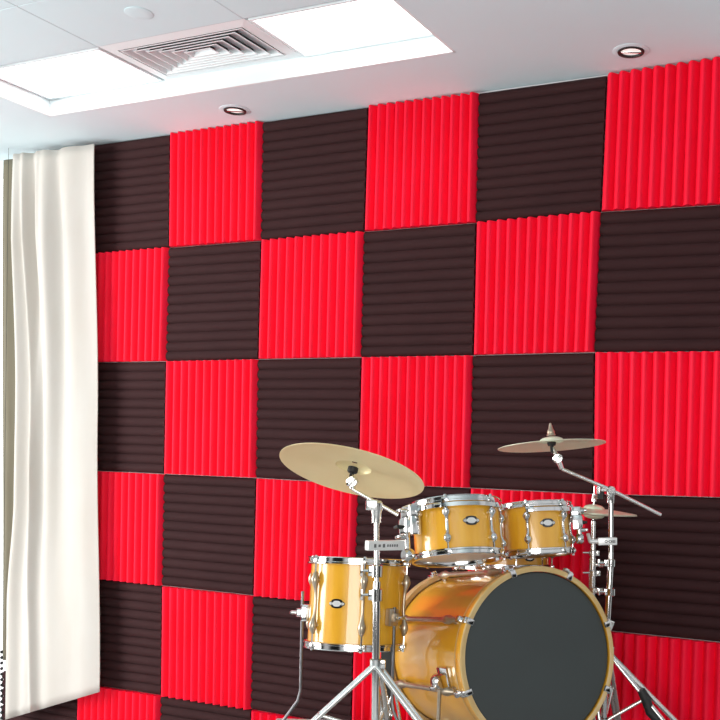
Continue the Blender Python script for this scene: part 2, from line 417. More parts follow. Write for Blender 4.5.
curtain('curtain', eL, eR, hL, hR, YC, folds, CURT, 'long cream curtain with soft folds hanging from the ceiling beside the foam tiles', 0.006)
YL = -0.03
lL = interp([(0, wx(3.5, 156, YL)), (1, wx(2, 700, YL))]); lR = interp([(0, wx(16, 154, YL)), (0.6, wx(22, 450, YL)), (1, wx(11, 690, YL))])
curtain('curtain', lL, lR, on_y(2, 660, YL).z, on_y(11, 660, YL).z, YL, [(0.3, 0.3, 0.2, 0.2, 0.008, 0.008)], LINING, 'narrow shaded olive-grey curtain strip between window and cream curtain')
# beaded chain beside the window
b = MB(); ch = MB()
ptop = on_y(1.6, 652, -0.09); pbot = on_y(1.6, 740, -0.09)
n = 17
for k in range(n):
    c_ = ptop.lerp(pbot, k / (n - 1))
    b.lathe([(0.0005, -0.008), (0.0055, -0.006), (0.008, 0), (0.0055, 0.006), (0.0005, 0.008)], Matrix.Translation(c_), seg=12)
ztop = Vector((ptop.x, ptop.y, CEIL_Z)); b.tube([ztop, pbot], 0.0008, seg=6)
o = b.build('beaded_chain', RUBBER, off=ztop); o.location = ztop; tag(o, 'thin dark beaded chain hanging at the window edge beside the curtain', 'chain')

# ------------------------------------------------------------------ drum riser
zr = RISER_Z
rc = CAM + FWD * 2.83 + RGT * 0.04; rc.z = 0
M = Matrix((RGT, FWD, Z)).transposed().to_4x4(); M.translation = Vector((rc.x, rc.y, FLOOR_Z))
b = MB(); b.box((0, 0, (zr - FLOOR_Z) / 2), (1.52, 1.30, zr - FLOOR_Z), bev=0.008); o = b.build('drum_riser', RISERM, smooth=False); o.matrix_world = M
tag(o, 'low grey carpeted platform under the drum kit', 'platform'); o['kind'] = 'structure'

# ------------------------------------------------------------------ drums
def lug_mesh(length, r, so, wave=True):
    """bottle-shaped lug standing along local z, centred; so = stand-off from the shell"""
    b = MB(); pts = []; rs = []
    N = 18
    for k in range(N + 1):
        t = k / N; z = (t - 0.5) * length
        e = abs(2 * t - 1)
        rr = r * (0.45 + 0.75 * math.exp(-((e - 0.74) / 0.2) ** 2))
        if e > 0.97: rr *= 0.7
        bow = so * (0.55 + 0.45 * math.exp(-((e - 0.74) / 0.3) ** 2))
        pts.append((0, -bow, z)); rs.append(rr)
    b.tube(pts, rs, seg=12, flat=1.0, ref=(1, 0, 0))
    for s_ in (-1, 1): b.tube([(0, 0.004, s_ * 0.36 * length), (0, -so, s_ * 0.36 * length)], r * 0.7, seg=10)
    return b
def place(mb, M):
    mb.v = [M @ p for p in mb.v]; return mb
def around(phi, R, z=0.0):
    """local frame on a shell wall: -y points outward, z along the axis; phi=0 faces the viewer, positive to the viewer's right"""
    M = Matrix.Rotation(phi, 4, 'Z'); return M @ Matrix.Translation((0, -R, z))
def badge(root, phi, R, z, w):
    h = w * 0.55
    out = []
    N = 40
    for k in range(N):
        a = 2 * PI * k / N; x = math.cos(a) * w / 2; y = math.sin(a) * h / 2
        if abs(math.cos(a)) > 0.62: y *= 0.72
        out.append((x, y))
    def plate(sc_, y0, y1):
        vs = []
        for yy in (y0, y1):
            for x, zz in out:
                ang = phi + x * sc_ / R; rr = R + yy
                vs.append(Vector((rr * math.sin(ang), -rr * math.cos(ang), z + zz * sc_)))
        fs = [tuple(range(N)), tuple(range(N, 2 * N))[::-1]] + [(k, (k + 1) % N, N + (k + 1) % N, N + k) for k in range(N)]
        return MB().add(vs, fs)
    bd = plate(1.0, -0.001, 0.0025).build('badge', BADGEM, root)
    bd['label'] = 'black oval badge with silver emblem'
    e = plate(0.62, 0.002, 0.0036)
    for s_ in (-1, 1):
        for k in range(3):
            ang = phi + s_ * (0.34 + 0.05 * k) * w / R; rr = R + 0.0035
            e.box((0, 0, 0), (w * 0.035, 0.0015, h * (0.34 - 0.07 * k)), Matrix.Translation((rr * math.sin(ang), -rr * math.cos(ang), z)) @ Matrix.Rotation(ang, 4, 'Z'))
    e.build('emblem', ALLOY, bd)
def drum(name, M, R, H, lugs, label, badge_phi=None, badge_z=0.0, badge_w=0.05, lugL=0.6, lugmat=CHROME, hoop_h=0.02, lug_r=0.0085, cat='drum', longlug=False, suspension=None, group=None, shellmat=SHELL):
    """root origin = centre of the drum; local z = drum axis"""
    root = empty(name, M, label, cat, group)
    b = MB(); hh = H / 2
    b.lathe([(R, -hh), (R, hh), (R - 0.007, hh), (R - 0.007, -hh)], closed=True, seg=72)
    b.build('shell', shellmat, root)
    RH = R + 0.009
    for s_, nm in ((1, 'hoop'), (-1, 'hoop')):
        z0 = s_ * (hh - 0.003)
        z1 = z0 + s_ * hoop_h
        b = MB()
        b.lathe([(RH, z0), (RH + 0.003, z0 + s_ * 0.002), (RH + 0.003, z0 + s_ * 0.006), (RH, z0 + s_ * 0.008), (RH, z1 - s_ * 0.003), (RH + 0.003, z1 - s_ * 0.002),
                 (RH + 0.002, z1), (RH - 0.004, z1), (RH - 0.006, z1 - s_ * 0.003), (RH - 0.006, z0)], closed=True, seg=72)
        for ph in lugs:
            b.box((0, -0.004, 0), (0.02, 0.014, hoop_h * 0.55), around(ph, RH, z0 + s_ * hoop_h * 0.42), bev=0.0025)
        b.build(nm, CHROME, root)
        b = MB(); zz = z0 + s_ * (hoop_h * 0.35)
        b.lathe([(0.0001, zz - s_ * 0.001), (R * 0.9, zz - s_ * 0.001), (R + 0.001, zz - s_ * 0.002), (R + 0.0025, z0)], seg=72)
        hd = b.build('drum_head', WHEAD, root)
        if s_ < 0: hd['label'] = 'white underside drum head'
    for ph in lugs:
        L = H * lugL
        b = place(lug_mesh(L, lug_r, 0.013), around(ph, R)); lg = b.build('lug', lugmat, root)
        for s_ in (-1, 1):
            b = MB(); b.tube([(0, 0, s_ * L * 0.47), (0, 0, s_ * (hh + hoop_h * 0.5))], 0.0028, seg=8)
            b.tube([(0, 0, s_ * (hh + hoop_h * 0.45)), (0, 0, s_ * (hh + hoop_h * 0.78)), (0, 0, s_ * (hh + hoop_h * 1.0))], [0.0055, 0.0055, 0.004], seg=8)
            place(b, around(ph, R + 0.012)); b.build('tension_rod', CHROME, lg)
    if badge_phi is not None: badge(root, badge_phi, R, badge_z, badge_w)
    return root

def tilt_axis(away, right): return (Z + FWD * math.tan(rad(away)) + RGT * math.tan(rad(right))).normalized()
def sub_box(b, c, size, M=None, bev=0.002): return b.box(c, size, M, bev)

K = 3.0
px = K / F_PX
# --- left rack tom (12 inch)
T1 = frame(at(457, 532, K), tilt_axis(14.0, -6.0))
R1 = 0.131
tomA = drum('rack_tom', T1, R1, 0.140, [rad(a) for a in (-10.5, 48, 107, 165, 224)], 'larger amber rack tom drum with chrome hoops beside the cymbal stand with the long arm',
            badge_phi=rad(20), badge_z=0.010, badge_w=0.050, lugL=0.74, lug_r=0.0105, group='amber rack toms')
def suspension(root, R, H, a0, a1, zc, parent_name='suspension_band'):
    b = MB(); RR = R + 0.016
    b.lathe([(RR, zc - 0.006), (RR + 0.004, zc - 0.006), (RR + 0.004, zc + 0.006), (RR, zc + 0.006)], closed=True, seg=40, a0=a0 - PI / 2, a1=a1 - PI / 2)
    for ph in (a0, a0 * 0.5 + a1 * 0.5, a1): b.box((0, -0.004, 0), (0.024, 0.02, 0.016), around(ph, R + 0.01, zc), bev=0.003)
    return b.build(parent_name, CHROME, root)
suspension(tomA, R1, 0.14, rad(-96), rad(58), 0.058)
# bracket on the left of the tom: stacked chrome clamps and a rod with an eye
def tom_bracket(root, phi, R, zt, length, side, k=1.0):
    b = MB(); M = around(phi, R + 0.012) @ Matrix.Translation((0, 0, zt)) @ Matrix.Scale(k, 4) @ Matrix.Translation((0, 0, -zt)); length /= k
    b.box((0, -0.010, zt + 0.004), (0.050, 0.034, 0.030), M, bev=0.006)
    b.box((side * 0.010, -0.016, zt - 0.028), (0.040, 0.030, 0.040), M, bev=0.007)
    b.box((-side * 0.016, -0.010, zt - 0.026), (0.014, 0.026, 0.056), M, bev=0.004)
    b.tube([M @ Vector((side * 0.010, -0.018, zt - 0.03)), M @ Vector((side * 0.012, -0.018, zt - length))], [0.0085, 0.0075], seg=12)
    b.lathe([(0.0, -0.012), (0.013, -0.012), (0.017, -0.006), (0.017, 0.006), (0.013, 0.012), (0.0, 0.012)], M @ Matrix.Translation((side * 0.012, -0.018, zt - length)) @ Matrix.Rotation(PI / 2, 4, 'X'), seg=24)
    br = b.build('mounting_bracket', CHROME, root)
    for dz, dx in ((0.006, 0.0), (-0.030, 0.016), (-0.055, 0.012)):
        w = MB(); w.tube([M @ Vector((side * dx, -0.02, zt + dz)), M @ Vector((side * dx, -0.038, zt + dz))], [0.008, 0.006], seg=10)
        w.box((side * dx, -0.042, zt + dz), (0.020, 0.008, 0.008), M, bev=0.003)
        w.build('wing_bolt', RUBBER if dz == -0.030 else CHROME, br)
tom_bracket(tomA, rad(-57), R1, 0.050, 0.122, -1, 1.25)

# --- right rack tom (10 inch)
T2 = frame(at(536, 530, K + 0.16), tilt_axis(9.0, -5.0))
R2 = 0.107
tomB = drum('rack_tom', T2, R2, 0.132, [rad(a) for a in (-16, 44, 104, 164, 224, 284)], 'smaller amber rack tom drum with chrome hoops beside the hi-hat cymbals',
            badge_phi=rad(17), badge_z=0.012, badge_w=0.050, lugL=0.74, lug_r=0.0105, group='amber rack toms')
suspension(tomB, R2, 0.132, rad(-10), rad(96), 0.054)
tom_bracket(tomB, rad(86), R2, 0.046, 0.082, 1)

# --- floor tom
T3 = frame(at(357.5, 603, K + 0.05), tilt_axis(7.0, 0.6))
R3 = 0.1455
ftom = drum('floor_tom', T3, R3, 0.236, [rad(a) for a in (-47, 13, 73, 133, 193, 253)], 'deep amber floor tom drum standing behind the cymbal stand post',
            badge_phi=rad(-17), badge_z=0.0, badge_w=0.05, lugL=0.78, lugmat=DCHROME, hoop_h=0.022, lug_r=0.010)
for ph in (-82, 48, 165):
    M = around(rad(ph), R3)
    b = MB(); b.box((0, -0.012, -0.035), (0.034, 0.024, 0.052), M, bev=0.005); b.box((0, -0.028, -0.035), (0.022, 0.02, 0.026), M, bev=0.005)
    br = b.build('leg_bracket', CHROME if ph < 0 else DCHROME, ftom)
    w = MB(); w.tube([M @ Vector((0, -0.035, -0.035)), M @ Vector((0.0, -0.052, -0.035))], 0.006, seg=10); w.box((0, -0.054, -0.035), (0.026, 0.006, 0.009), M, bev=0.003)
    w.build('wing_bolt', CHROME, br)
    # leg: straight rod then kicked outward, rubber tip
    A = T3 @ (M @ Vector((0, -0.022, 0.03 if ph < 0 else -0.005))); B = T3 @ (M @ Vector((0, -0.022, -0.05))); B.z -= 0.0
    B = Vector((A.x, A.y, RISER_Z + 0.19))
    out = (T3.to_3x3() @ (M.to_3x3() @ Vector((0, -1, 0)))); out.z = 0; out.normalize()
    if ph == -82: out = (-RGT * 0.9 - FWD * 0.3).normalized()
    hgt = B.z - RISER_Z
    C = B + out * 0.13; C.z = RISER_Z + 0.012
    inv = T3.inverted()
    l = MB(); mid = B.lerp(A, 0.06)
    l.tube([inv @ A, inv @ mid, inv @ (B + (C - B) * 0.06), inv @ C], 0.0048, seg=10); lg = l.build('leg', STEEL, ftom)
    ft = MB(); ft.tube([inv @ (C + Vector((0, 0, 0.016))), inv @ (C - Vector((0, 0, 0.012)))], [0.009, 0.011], seg=12); ft.build('rubber_foot', RUBBER, lg)

# --- snare drum on its stand behind the bass drum
T4 = frame(at(503, 547.5, K + 0.485), tilt_axis(6.0, -1.0))
R4 = 0.160
snare = drum('snare_drum', T4, R4, 0.122, [rad(a) for a in (-70, -22, 14, 50, 90, 126, 162, 198, 234, 270)], 'amber snare drum half hidden between the rack toms and the bass drum',
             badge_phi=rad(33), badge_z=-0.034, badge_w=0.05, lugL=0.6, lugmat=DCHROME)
sb = T4 @ Vector((0, 0, -0.084)); hb = Vector((sb.x, sb.y, 0)) + FWD * 0.135 - RGT * 0.035
base = Vector((hb.x, hb.y, FLOOR_Z))
st = empty('snare_stand', base, 'chrome tripod stand with basket arms carrying the snare drum', 'drum stand')
hz = sb.z - FLOOR_Z
b = MB(); b.tube([(0, 0, 0.05), (0, 0, hz - 0.06)], 0.010); b.build('pole', CHROME, st)
for a in (24, 70, 118):
    q = sb + (RGT * math.cos(rad(a)) + FWD * math.sin(rad(a))) * (R4 + 0.036) - base
    b = MB(); b.tube([(0, 0, hz - 0.075), Vector((0, 0, hz - 0.055)).lerp(q, 0.5) - Z * 0.012, Vector((q.x, q.y, q.z - 0.018))], 0.005); b.tube([q - Z * 0.022, q + Z * 0.018], 0.007); b.build('basket_arm', CHROME, st)
for k in range(3):
    a = rad(30 + 120 * k)
    b = MB(); b.tube([(0, 0, 0.14), (math.cos(a) * 0.10, math.sin(a) * 0.10, 0.008)], 0.006); b.build('leg', CHROME, st)

# --- bass drum
yawb = rad(29); pitb = rad(8.5)
fh = (-FWD * math.cos(yawb) + RGT * math.sin(yawb)).normalized()
Fz = (fh * math.cos(pitb) + Z * math.sin(pitb)).normalized()
xh = Z.cross(Fz).normalized()
TB = frame(at(538.3, 656.5, K), Fz, xh)
RB, LB, RHB = 0.2545, 0.535, 0.2730
bd = empty('bass_drum', TB, 'large amber bass drum with dark grey front head lying on its side', 'drum')
b = MB(); b.lathe([(RB, -LB), (RB, 0), (RB - 0.008, 0), (RB - 0.008, -LB)], closed=True, seg=96); b.build('shell', SHELLB, bd)
for z0, z1 in ((-0.024, 0.012), (-LB + 0.030, -LB - 0.012)):
    s_ = 1 if z1 > z0 else -1
    b = MB(); b.lathe([(RB + 0.003, z0), (RHB - 0.002, z0), (RHB, z0 + s_ * 0.003), (RHB, z1 - s_ * 0.003), (RHB - 0.003, z1), (RHB - 0.015, z1), (RHB - 0.0165, z1 - s_ * 0.003), (RHB - 0.0165, z1 - s_ * 0.010), (RB + 0.003, z1 - s_ * 0.012)], closed=True, seg=96)
    hp = b.build('hoop', SHELLB if s_ > 0 else HOOPW, bd)
    b = MB(); b.lathe([(RHB - 0.017, z1 + s_ * 0.0002), (RHB - 0.002, z1 + s_ * 0.0002), (RHB - 0.0005, z1 - s_ * 0.0015), (RHB - 0.003, z1 + s_ * 0.0014), (RHB - 0.015, z1 + s_ * 0.0014)], closed=True, seg=96)
    b.lathe([(RB + 0.004, z0 - s_ * 0.0003), (RHB - 0.001, z0 - s_ * 0.0003), (RHB + 0.0006, z0 + s_ * 0.002), (RHB + 0.0006, z0 + s_ * 0.007), (RHB - 0.002, z0 + s_ * 0.004)], closed=True, seg=96)
    b.build('hoop_edge', HOOPW, hp)
    b = MB(); zz = z1 - s_ * 0.008
    b.lathe([(0.0001, zz), (RB * 0.6, zz), (RB - 0.003, zz), (RB + 0.0008, zz - s_ * 0.004), (RB + 0.0015, z0)], seg=96)
    h_ = b.build('drum_head', BHEAD if s_ > 0 else WHEAD, bd)
    if s_ > 0: h_['label'] = 'dark grey front drum head'
for k in range(8):
    ph = rad(18.5 + 45 * k)
    Mr = Matrix.Rotation(ph, 4, 'Z')           # local x outward
    r_ = RB + 0.021
    b = MB(); z_a, z_b = -LB + 0.050, -0.052
    pts, rs = [], []
    N = 40
    for i in range(N + 1):
        t = i / N; z = z_a + (z_b - z_a) * t; e = min(t, 1 - t)
        rr = 0.0074 + 0.0078 * math.exp(-((e - 0.12) / 0.06) ** 2)
        if e < 0.02: rr *= 0.75
        pts.append(Mr @ Vector((r_, 0, z))); rs.append(rr)
    b.tube(pts, rs, seg=12)
    for z in (z_a + 0.035, z_b - 0.035): b.tube([Mr @ Vector((RB - 0.003, 0, z)), Mr @ Vector((r_, 0, z))], 0.007, seg=10)
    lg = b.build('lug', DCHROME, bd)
    for s_, zh in ((1, 0.012), (-1, -LB - 0.012)):
        c = MB()
        zi = z_b if s_ > 0 else z_a
        c.box((RHB + 0.004, 0, zh - s_ * 0.020), (0.010, 0.020, 0.040), Mr, bev=0.003)
        c.box((RHB - 0.008, 0, zh + s_ * 0.004), (0.024, 0.019, 0.009), Mr, bev=0.003)
        c.box((RHB + 0.012, 0, zh - s_ * 0.030), (0.014, 0.016, 0.018), Mr, bev=0.003)
        cl = c.build('claw', CHROME, lg)
# spurs: bracket on each side of the shell, rod leg down and forward to the riser
invB = TB.inverted()
for ph, sgn in ((192, -1), (348, 1)):
    Mr = Matrix.Rotation(rad(ph), 4, 'Z'); zb = -0.120
    b = MB(); b.box((RB + 0.006, 0, zb), (0.020, 0.078, 0.064), Mr, bev=0.006)
    b.lathe([(0.0, -0.026), (0.02, -0.026), (0.024, -0.018), (0.024, 0.018), (0.02, 0.026), (0.0, 0.026)], Mr @ Matrix.Translation((RB + 0.026, 0, zb)), seg=20)
    br = b.build('spur_bracket', CHROME, bd)
    w = MB(); w.box((RB + 0.05, 0.012, zb), (0.020, 0.012, 0.026), Mr, bev=0.004); w.tube([Mr @ Vector((RB + 0.02, 0.012, zb)), Mr @ Vector((RB + 0.05, 0.012, zb))], 0.006); w.build('wing_bolt', CHROME, br)
    A = TB @ (Mr @ Vector((RB + 0.026, 0, zb)))
    C = Vector((A.x, A.y, RISER_Z + 0.010)) + (fh * 0.05) + (RGT * 0.02 * sgn)
    if sgn < 0: C = Vector((A.x, A.y, RISER_Z + 0.010)) - RGT * 0.004
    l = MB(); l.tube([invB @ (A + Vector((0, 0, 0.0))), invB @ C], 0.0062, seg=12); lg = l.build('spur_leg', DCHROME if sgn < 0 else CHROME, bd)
    ft = MB(); ft.tube([invB @ (C + Vector((0, 0, 0.03))), invB @ (C - Vector((0, 0, 0.010)))], [0.010, 0.013], seg=12); ft.build('rubber_foot', RUBBER, lg)

# ------------------------------------------------------------------ cymbals
def cymbal(name, M, R, bell_r, bell_h, drop, label, group=None, cat='cymbal', flip=False, hole=0.0095, material=None):
    root = empty(name, M, label, cat, group)
    top = []
    N = 14
    for k in range(N + 1):
        t = k / N; r = R + (bell_r - R) * t
        z = drop * (1 - max(0.0, (r - bell_r) / (R - bell_r)) ** 1.4) - drop
        top.append((r, z))
    for k in range(1, 9):
        a = k / 8 * PI / 2; r = bell_r * math.cos(a); z = bell_h * math.sin(a) ** 0.9
        top.append((max(r, hole), z))
    th = 0.0014
    prof = top + [(r, z - th) for r, z in reversed(top)]
    if flip: prof = [(r, -z) for r, z in prof]
    b = MB(); b.lathe(prof, closed=True, seg=96); b.build('disc', material or CYMB, root, angle=60)
    return root
A1 = tilt_axis(20.5, 9.5)
C1 = at(353.5, 467, K - 0.17); M1 = frame(C1, A1)
cym1 = cymbal('crash_cymbal', M1, 0.209, 0.052, 0.020, 0.016, 'large tilted bronze cymbal showing its underside above the floor tom')
A2 = tilt_axis(5.5, -5.3)
C2 = at(551.5, 441.5, K + 0.22); M2 = frame(C2, A2)
cym2 = cymbal('crash_cymbal', M2, 0.1755, 0.040, 0.016, 0.014, 'nearly edge-on bronze cymbal on the boom arm above the smaller rack tom', material=CYMP)

# ------------------------------------------------------------------ stands
def tripod(root, base_ref, hub, collar, feet, mids, width=0.010, fat=0.0075):
    """legs: double flat bars from the hub down to feet, with a brace from each leg to the lower collar"""
    for ft_, tmid in zip(feet, mids):
        d = (ft_ - hub); side = d.cross(Z).normalized()
        b = MB()
        for s_ in (-1, 1): b.tube([hub + side * s_ * width, hub.lerp(ft_, 0.93) + side * s_ * width * 0.6], fat, seg=10)
        for q in (0.05, 0.55, 0.9): b.box((0, 0, 0), (0.016, width * 2.6, 0.010), basis(hub.lerp(ft_, q) - d.normalized() * 0.01, hub.lerp(ft_, q) + d.normalized() * 0.01, side), bev=0.002)
        lg = b.build('leg', SATIN, root, off=base_ref)
        f = MB(); f.tube([hub.lerp(ft_, 0.90), hub.lerp(ft_, 0.97), ft_ + Vector((0, 0, 0.008))], [0.013, 0.014, 0.010], seg=12); f.build('rubber_foot', RUBBER, lg, off=base_ref)
        m_ = hub.lerp(ft_, tmid)
        b = MB(); b.tube([collar, m_], 0.006, seg=10); b.tube([m_ - side * 0.014, m_ + side * 0.014], 0.007, seg=10); b.build('brace', SATIN, root, off=base_ref)
def collar_mesh(p, axis, r, h, side, wing=True):
    M = frame(p, axis, side); b = MB()
    b.lathe([(r * 0.72, -h / 2), (r, -h / 2 + 0.002), (r, h / 2 - 0.002), (r * 0.72, h / 2)], M, seg=24)
    b.box((r * 1.05, 0, 0), (r * 0.9, r * 1.1, h * 0.8), M, bev=0.002)
    if wing:
        b.tube([M @ Vector((r * 1.2, 0, 0)), M @ Vector((r * 2.6, 0, 0))], r * 0.28, seg=8)
        b.box((r * 2.7, 0, 0), (r * 0.5, r * 0.5, h * 0.9), M, bev=0.002)
    return b
def tilter(root, ref, p, q):
    """toothed joint between p (boom end) and q (cymbal centre)"""
    b = MB(); d = (q - p).normalized(); c = p.lerp(q, 0.45)
    M = frame(c, -FWD, RGT)
    b.lathe([(0.0, -0.014), (0.013, -0.014), (0.016, -0.011), (0.016, -0.001), (0.014, 0.0), (0.016, 0.001), (0.016, 0.011), (0.013, 0.014), (0.0, 0.014)], M, seg=24)
    b.tube([p, c], [0.008, 0.011], seg=12); b.tube([c, q - d * 0.02, q], [0.010, 0.007, 0.004], seg=12)
    t = b.build('tilter', CHROME, root, off=ref)
    w = MB(); w.tube([M @ Vector((0, 0, 0.01)), M @ Vector((0, 0, 0.03))], 0.004); w.box((0, 0, 0.034), (0.03, 0.010, 0.010), M @ Matrix.Rotation(0.8, 4, 'Z'), bev=0.003); w.build('wing_nut', CHROME, t, off=ref)
    return t

# left cymbal stand
D = K - 0.19
topL, midL, hubL = at(376.5, 507, D), at(376.8, 590, D), at(376, 664, D)
footz = RISER_Z
def drop_to(p0, p1, z):
    t = (z - p0.z) / (p1.z - p0.z); return p0.lerp(p1, t)
botL = drop_to(hubL, at(375.5, 715, D), RISER_Z + 0.03)
baseL = Vector((botL.x, botL.y, RISER_Z))
sL = empty('cymbal_stand', baseL, 'chrome tripod cymbal stand in front of the floor tom', 'cymbal stand', 'chrome boom cymbal stands')
b = MB(); b.tube([topL, midL], 0.0078, seg=16); b.tube([midL.lerp(topL, 0.1), hubL, botL], 0.0115, seg=16); b.build('pole', CHROME, sL, off=baseL)
for pxy in ((377, 571), (377, 595)):
    p = at(*pxy, D); collar_mesh(p, Z, 0.016, 0.036, -RGT).build('collar', CHROME, sL, off=baseL)
collar_mesh(hubL, Z, 0.018, 0.03, RGT, False).build('hub', CHROME, sL, off=baseL)
colL = at(375.5, 732, D)
collar_mesh(colL, Z, 0.016, 0.03, RGT, False).build('collar', CHROME, sL, off=baseL)
fl = drop_to(at(368, 664, D), at(308, 722, D - 0.02), RISER_Z + 0.004); fr_ = drop_to(at(383, 664, D), at(424, 722, D - 0.05), RISER_Z + 0.004)
fb = Vector((baseL.x, baseL.y, RISER_Z + 0.004)) + FWD * 0.2 + RGT * 0.03
tripod(sL, baseL, hubL + Vector((0, 0, 0.0)), colL, [fl, fr_, fb], [0.42, 0.44, 0.44])
# boom clamp + boom
b = MB(); Mc = frame(topL, Z)
b.lathe([(0.008, -0.045), (0.013, -0.044), (0.014, -0.02), (0.018, 0.0), (0.018, 0.012), (0.012, 0.018), (0.0, 0.018)], Mc, seg=20)
b.box((-0.012, -0.008, 0.006), (0.034, 0.03, 0.030), Mc, bev=0.005)
b.build('boom_clamp', SATIN, sL, off=baseL)
tip = at(352.5, 489, D); btail = at(398, 515, D)
b = MB(); b.tube([tip, btail.lerp(tip, 0.06), btail], [0.0052, 0.0055, 0.006], seg=12); b.build('boom_arm', SATIN, sL, off=baseL)
cb = C1 - A1 * 0.016
tl = tilter(sL, baseL, tip, cb)
b = MB(); b.tube([cb - A1 * 0.018, cb + A1 * 0.004], 0.006, seg=12); b.lathe([(0.0, -0.007), (0.013, -0.007), (0.015, -0.004), (0.015, 0.008), (0.0, 0.008)], frame(cb + A1 * 0.006, A1), seg=20); b.build('felt_sleeve', RUBBER, sL, off=baseL)
b = MB(); b.tube([C1 + A1 * 0.014, C1 + A1 * 0.036], [0.008, 0.005], seg=12); b.box((0, 0, 0.036), (0.03, 0.008, 0.014), frame(C1 + A1 * 0.003, A1), bev=0.003); b.build('wing_nut', CHROME, sL, off=baseL)
# tom holder bar clamped to the pole
a_, c_ = at(366.5, 545.5, D - 0.035), at(403.5, 545, D + 0.035)
Mb = basis(a_, c_, -FWD); L_ = seglen(a_, c_)
b = MB(); b.box((0, 0, 0), (L_, 0.022, 0.028), Mb, bev=0.003); th_ = b.build('tom_holder', ALLOY, sL, off=baseL)
b = MB()
for k in range(3): b.box((-L_ * 0.32 + k * 0.014, 0.0112, 0), (0.007, 0.001, 0.010 - 0.003 * (k % 2)), Mb)
for k in range(5): b.box((L_ * 0.02 + k * 0.0075, 0.0112, 0), (0.0045, 0.001, 0.007), Mb)
b.build('engraving', MARK, th_, off=baseL)

# right cymbal stand (boom)
DR = K + 0.23
topR, botR0 = at(611, 491, DR), at(609, 640, DR)
hubR = at(606, 650, DR)
botR = drop_to(topR, hubR, RISER_Z + 0.03); baseR = Vector((botR.x, botR.y, RISER_Z))
sR = empty('cymbal_stand', baseR, 'chrome boom cymbal stand beside the bass drum hoop, with slanting arm', 'cymbal stand', 'chrome boom cymbal stands')
b = MB(); b.tube([topR, at(611, 562, DR)], 0.0085, seg=16); b.tube([at(611, 560, DR), hubR, botR], 0.0105, seg=16); b.build('pole', CHROME, sR, off=baseR)
for y in (563, 592):
    p = at(611, y, DR); collar_mesh(p, Z, 0.0145, 0.026, -RGT).build('collar', CHROME, sR, off=baseR)
b = MB(); M_ = frame(at(609.5, 625, DR - 0.01), Z + RGT * 0.35); b.box((0, 0, 0), (0.024, 0.02, 0.034), M_, bev=0.004); b.build('memory_lock', SATIN, sR, off=baseR)
collar_mesh(hubR, Z, 0.017, 0.03, RGT, False).build('hub', CHROME, sR, off=baseR)
colR = at(604, 722, DR)
collar_mesh(colR, Z, 0.016, 0.03, RGT, False).build('collar', CHROME, sR, off=baseR)
f1 = drop_to(at(610, 648, DR), at(681, 725, DR - 0.02), RISER_Z + 0.004)
f2 = drop_to(at(612, 656, DR), at(645, 697, DR - 0.04), RISER_Z + 0.004)
f3 = Vector((baseR.x, baseR.y, RISER_Z + 0.004)) + RGT * 0.08 + FWD * 0.19
tripod(sR, baseR, hubR, colR, [f1, f3], [0.44, 0.44])
# second, shorter leg with a black clamp part-way down
b = MB(); side = (f2 - hubR).cross(Z).normalized()
for s_ in (-1, 1): b.tube([hubR + side * s_ * 0.007, hubR.lerp(f2, 0.94) + side * s_ * 0.004], 0.005, seg=10)
lg = b.build('leg', SATIN, sR, off=baseR)
b = MB(); b.tube([at(641, 690, DR - 0.05), at(646, 699, DR - 0.05), at(650, 712, DR - 0.05), f2], [0.013, 0.017, 0.015, 0.010], seg=14); b.build('rubber_foot', RUBBER, lg, off=baseR)
# boom
b = MB(); Mc = frame(topR, Z)
b.lathe([(0.0085, -0.040), (0.013, -0.038), (0.0135, -0.016), (0.016, -0.004), (0.016, 0.008), (0.010, 0.014), (0.0, 0.014)], Mc, seg=20)
b.lathe([(0.0, -0.016), (0.012, -0.016), (0.014, -0.010), (0.014, 0.010), (0.012, 0.016), (0.0, 0.016)], frame(topR + Z * 0.004, -FWD), seg=20)
b.build('boom_clamp', CHROME, sR, off=baseR)
b = MB(); wq = topR + Z * 0.002
b.tube([wq, wq - RGT * 0.032], 0.005, seg=10); b.box((0, 0, 0), (0.012, 0.012, 0.026), Matrix.Translation(wq - RGT * 0.040), bev=0.004); b.build('wing_bolt', SATIN, sR, off=baseR)
b = MB(); b.box((0, 0, 0), (0.022, 0.014, 0.044), Matrix.Translation(wq - RGT * 0.030 + FWD * 0.025 - Z * 0.008), bev=0.005); b.tube([wq, wq - RGT * 0.030 + FWD * 0.025], 0.005); b.build('counter_block', RUBBER, sR, off=baseR)
tipR = at(562, 469, DR - 0.01); tailR = at(661, 515, DR)
b = MB(); b.tube([tipR, topR + Z * 0.004, tailR], [0.0056, 0.0062, 0.006], seg=12); b.build('boom_arm', SATIN, sR, off=baseR)
cb = C2 - A2 * 0.012
tilter(sR, baseR, tipR, cb)
b = MB(); b.tube([cb - A2 * 0.026, cb + A2 * 0.004], 0.0055, seg=12); b.lathe([(0.0, -0.006), (0.012, -0.006), (0.014, -0.002), (0.014, 0.006), (0.0, 0.006)], frame(cb + A2 * 0.004, A2), seg=20); b.build('felt_sleeve', RUBBER, sR, off=baseR)
Mw = frame(C2, A2)
b = MB(); b.lathe([(0.009, 0.0185), (0.015, 0.019), (0.014, 0.024), (0.012, 0.026), (0.013, 0.030), (0.010, 0.038), (0.008, 0.041), (0.006, 0.050), (0.003, 0.060), (0.0, 0.061)], Mw, seg=20); b.build('wing_nut', DCHROME, sR, off=baseR)
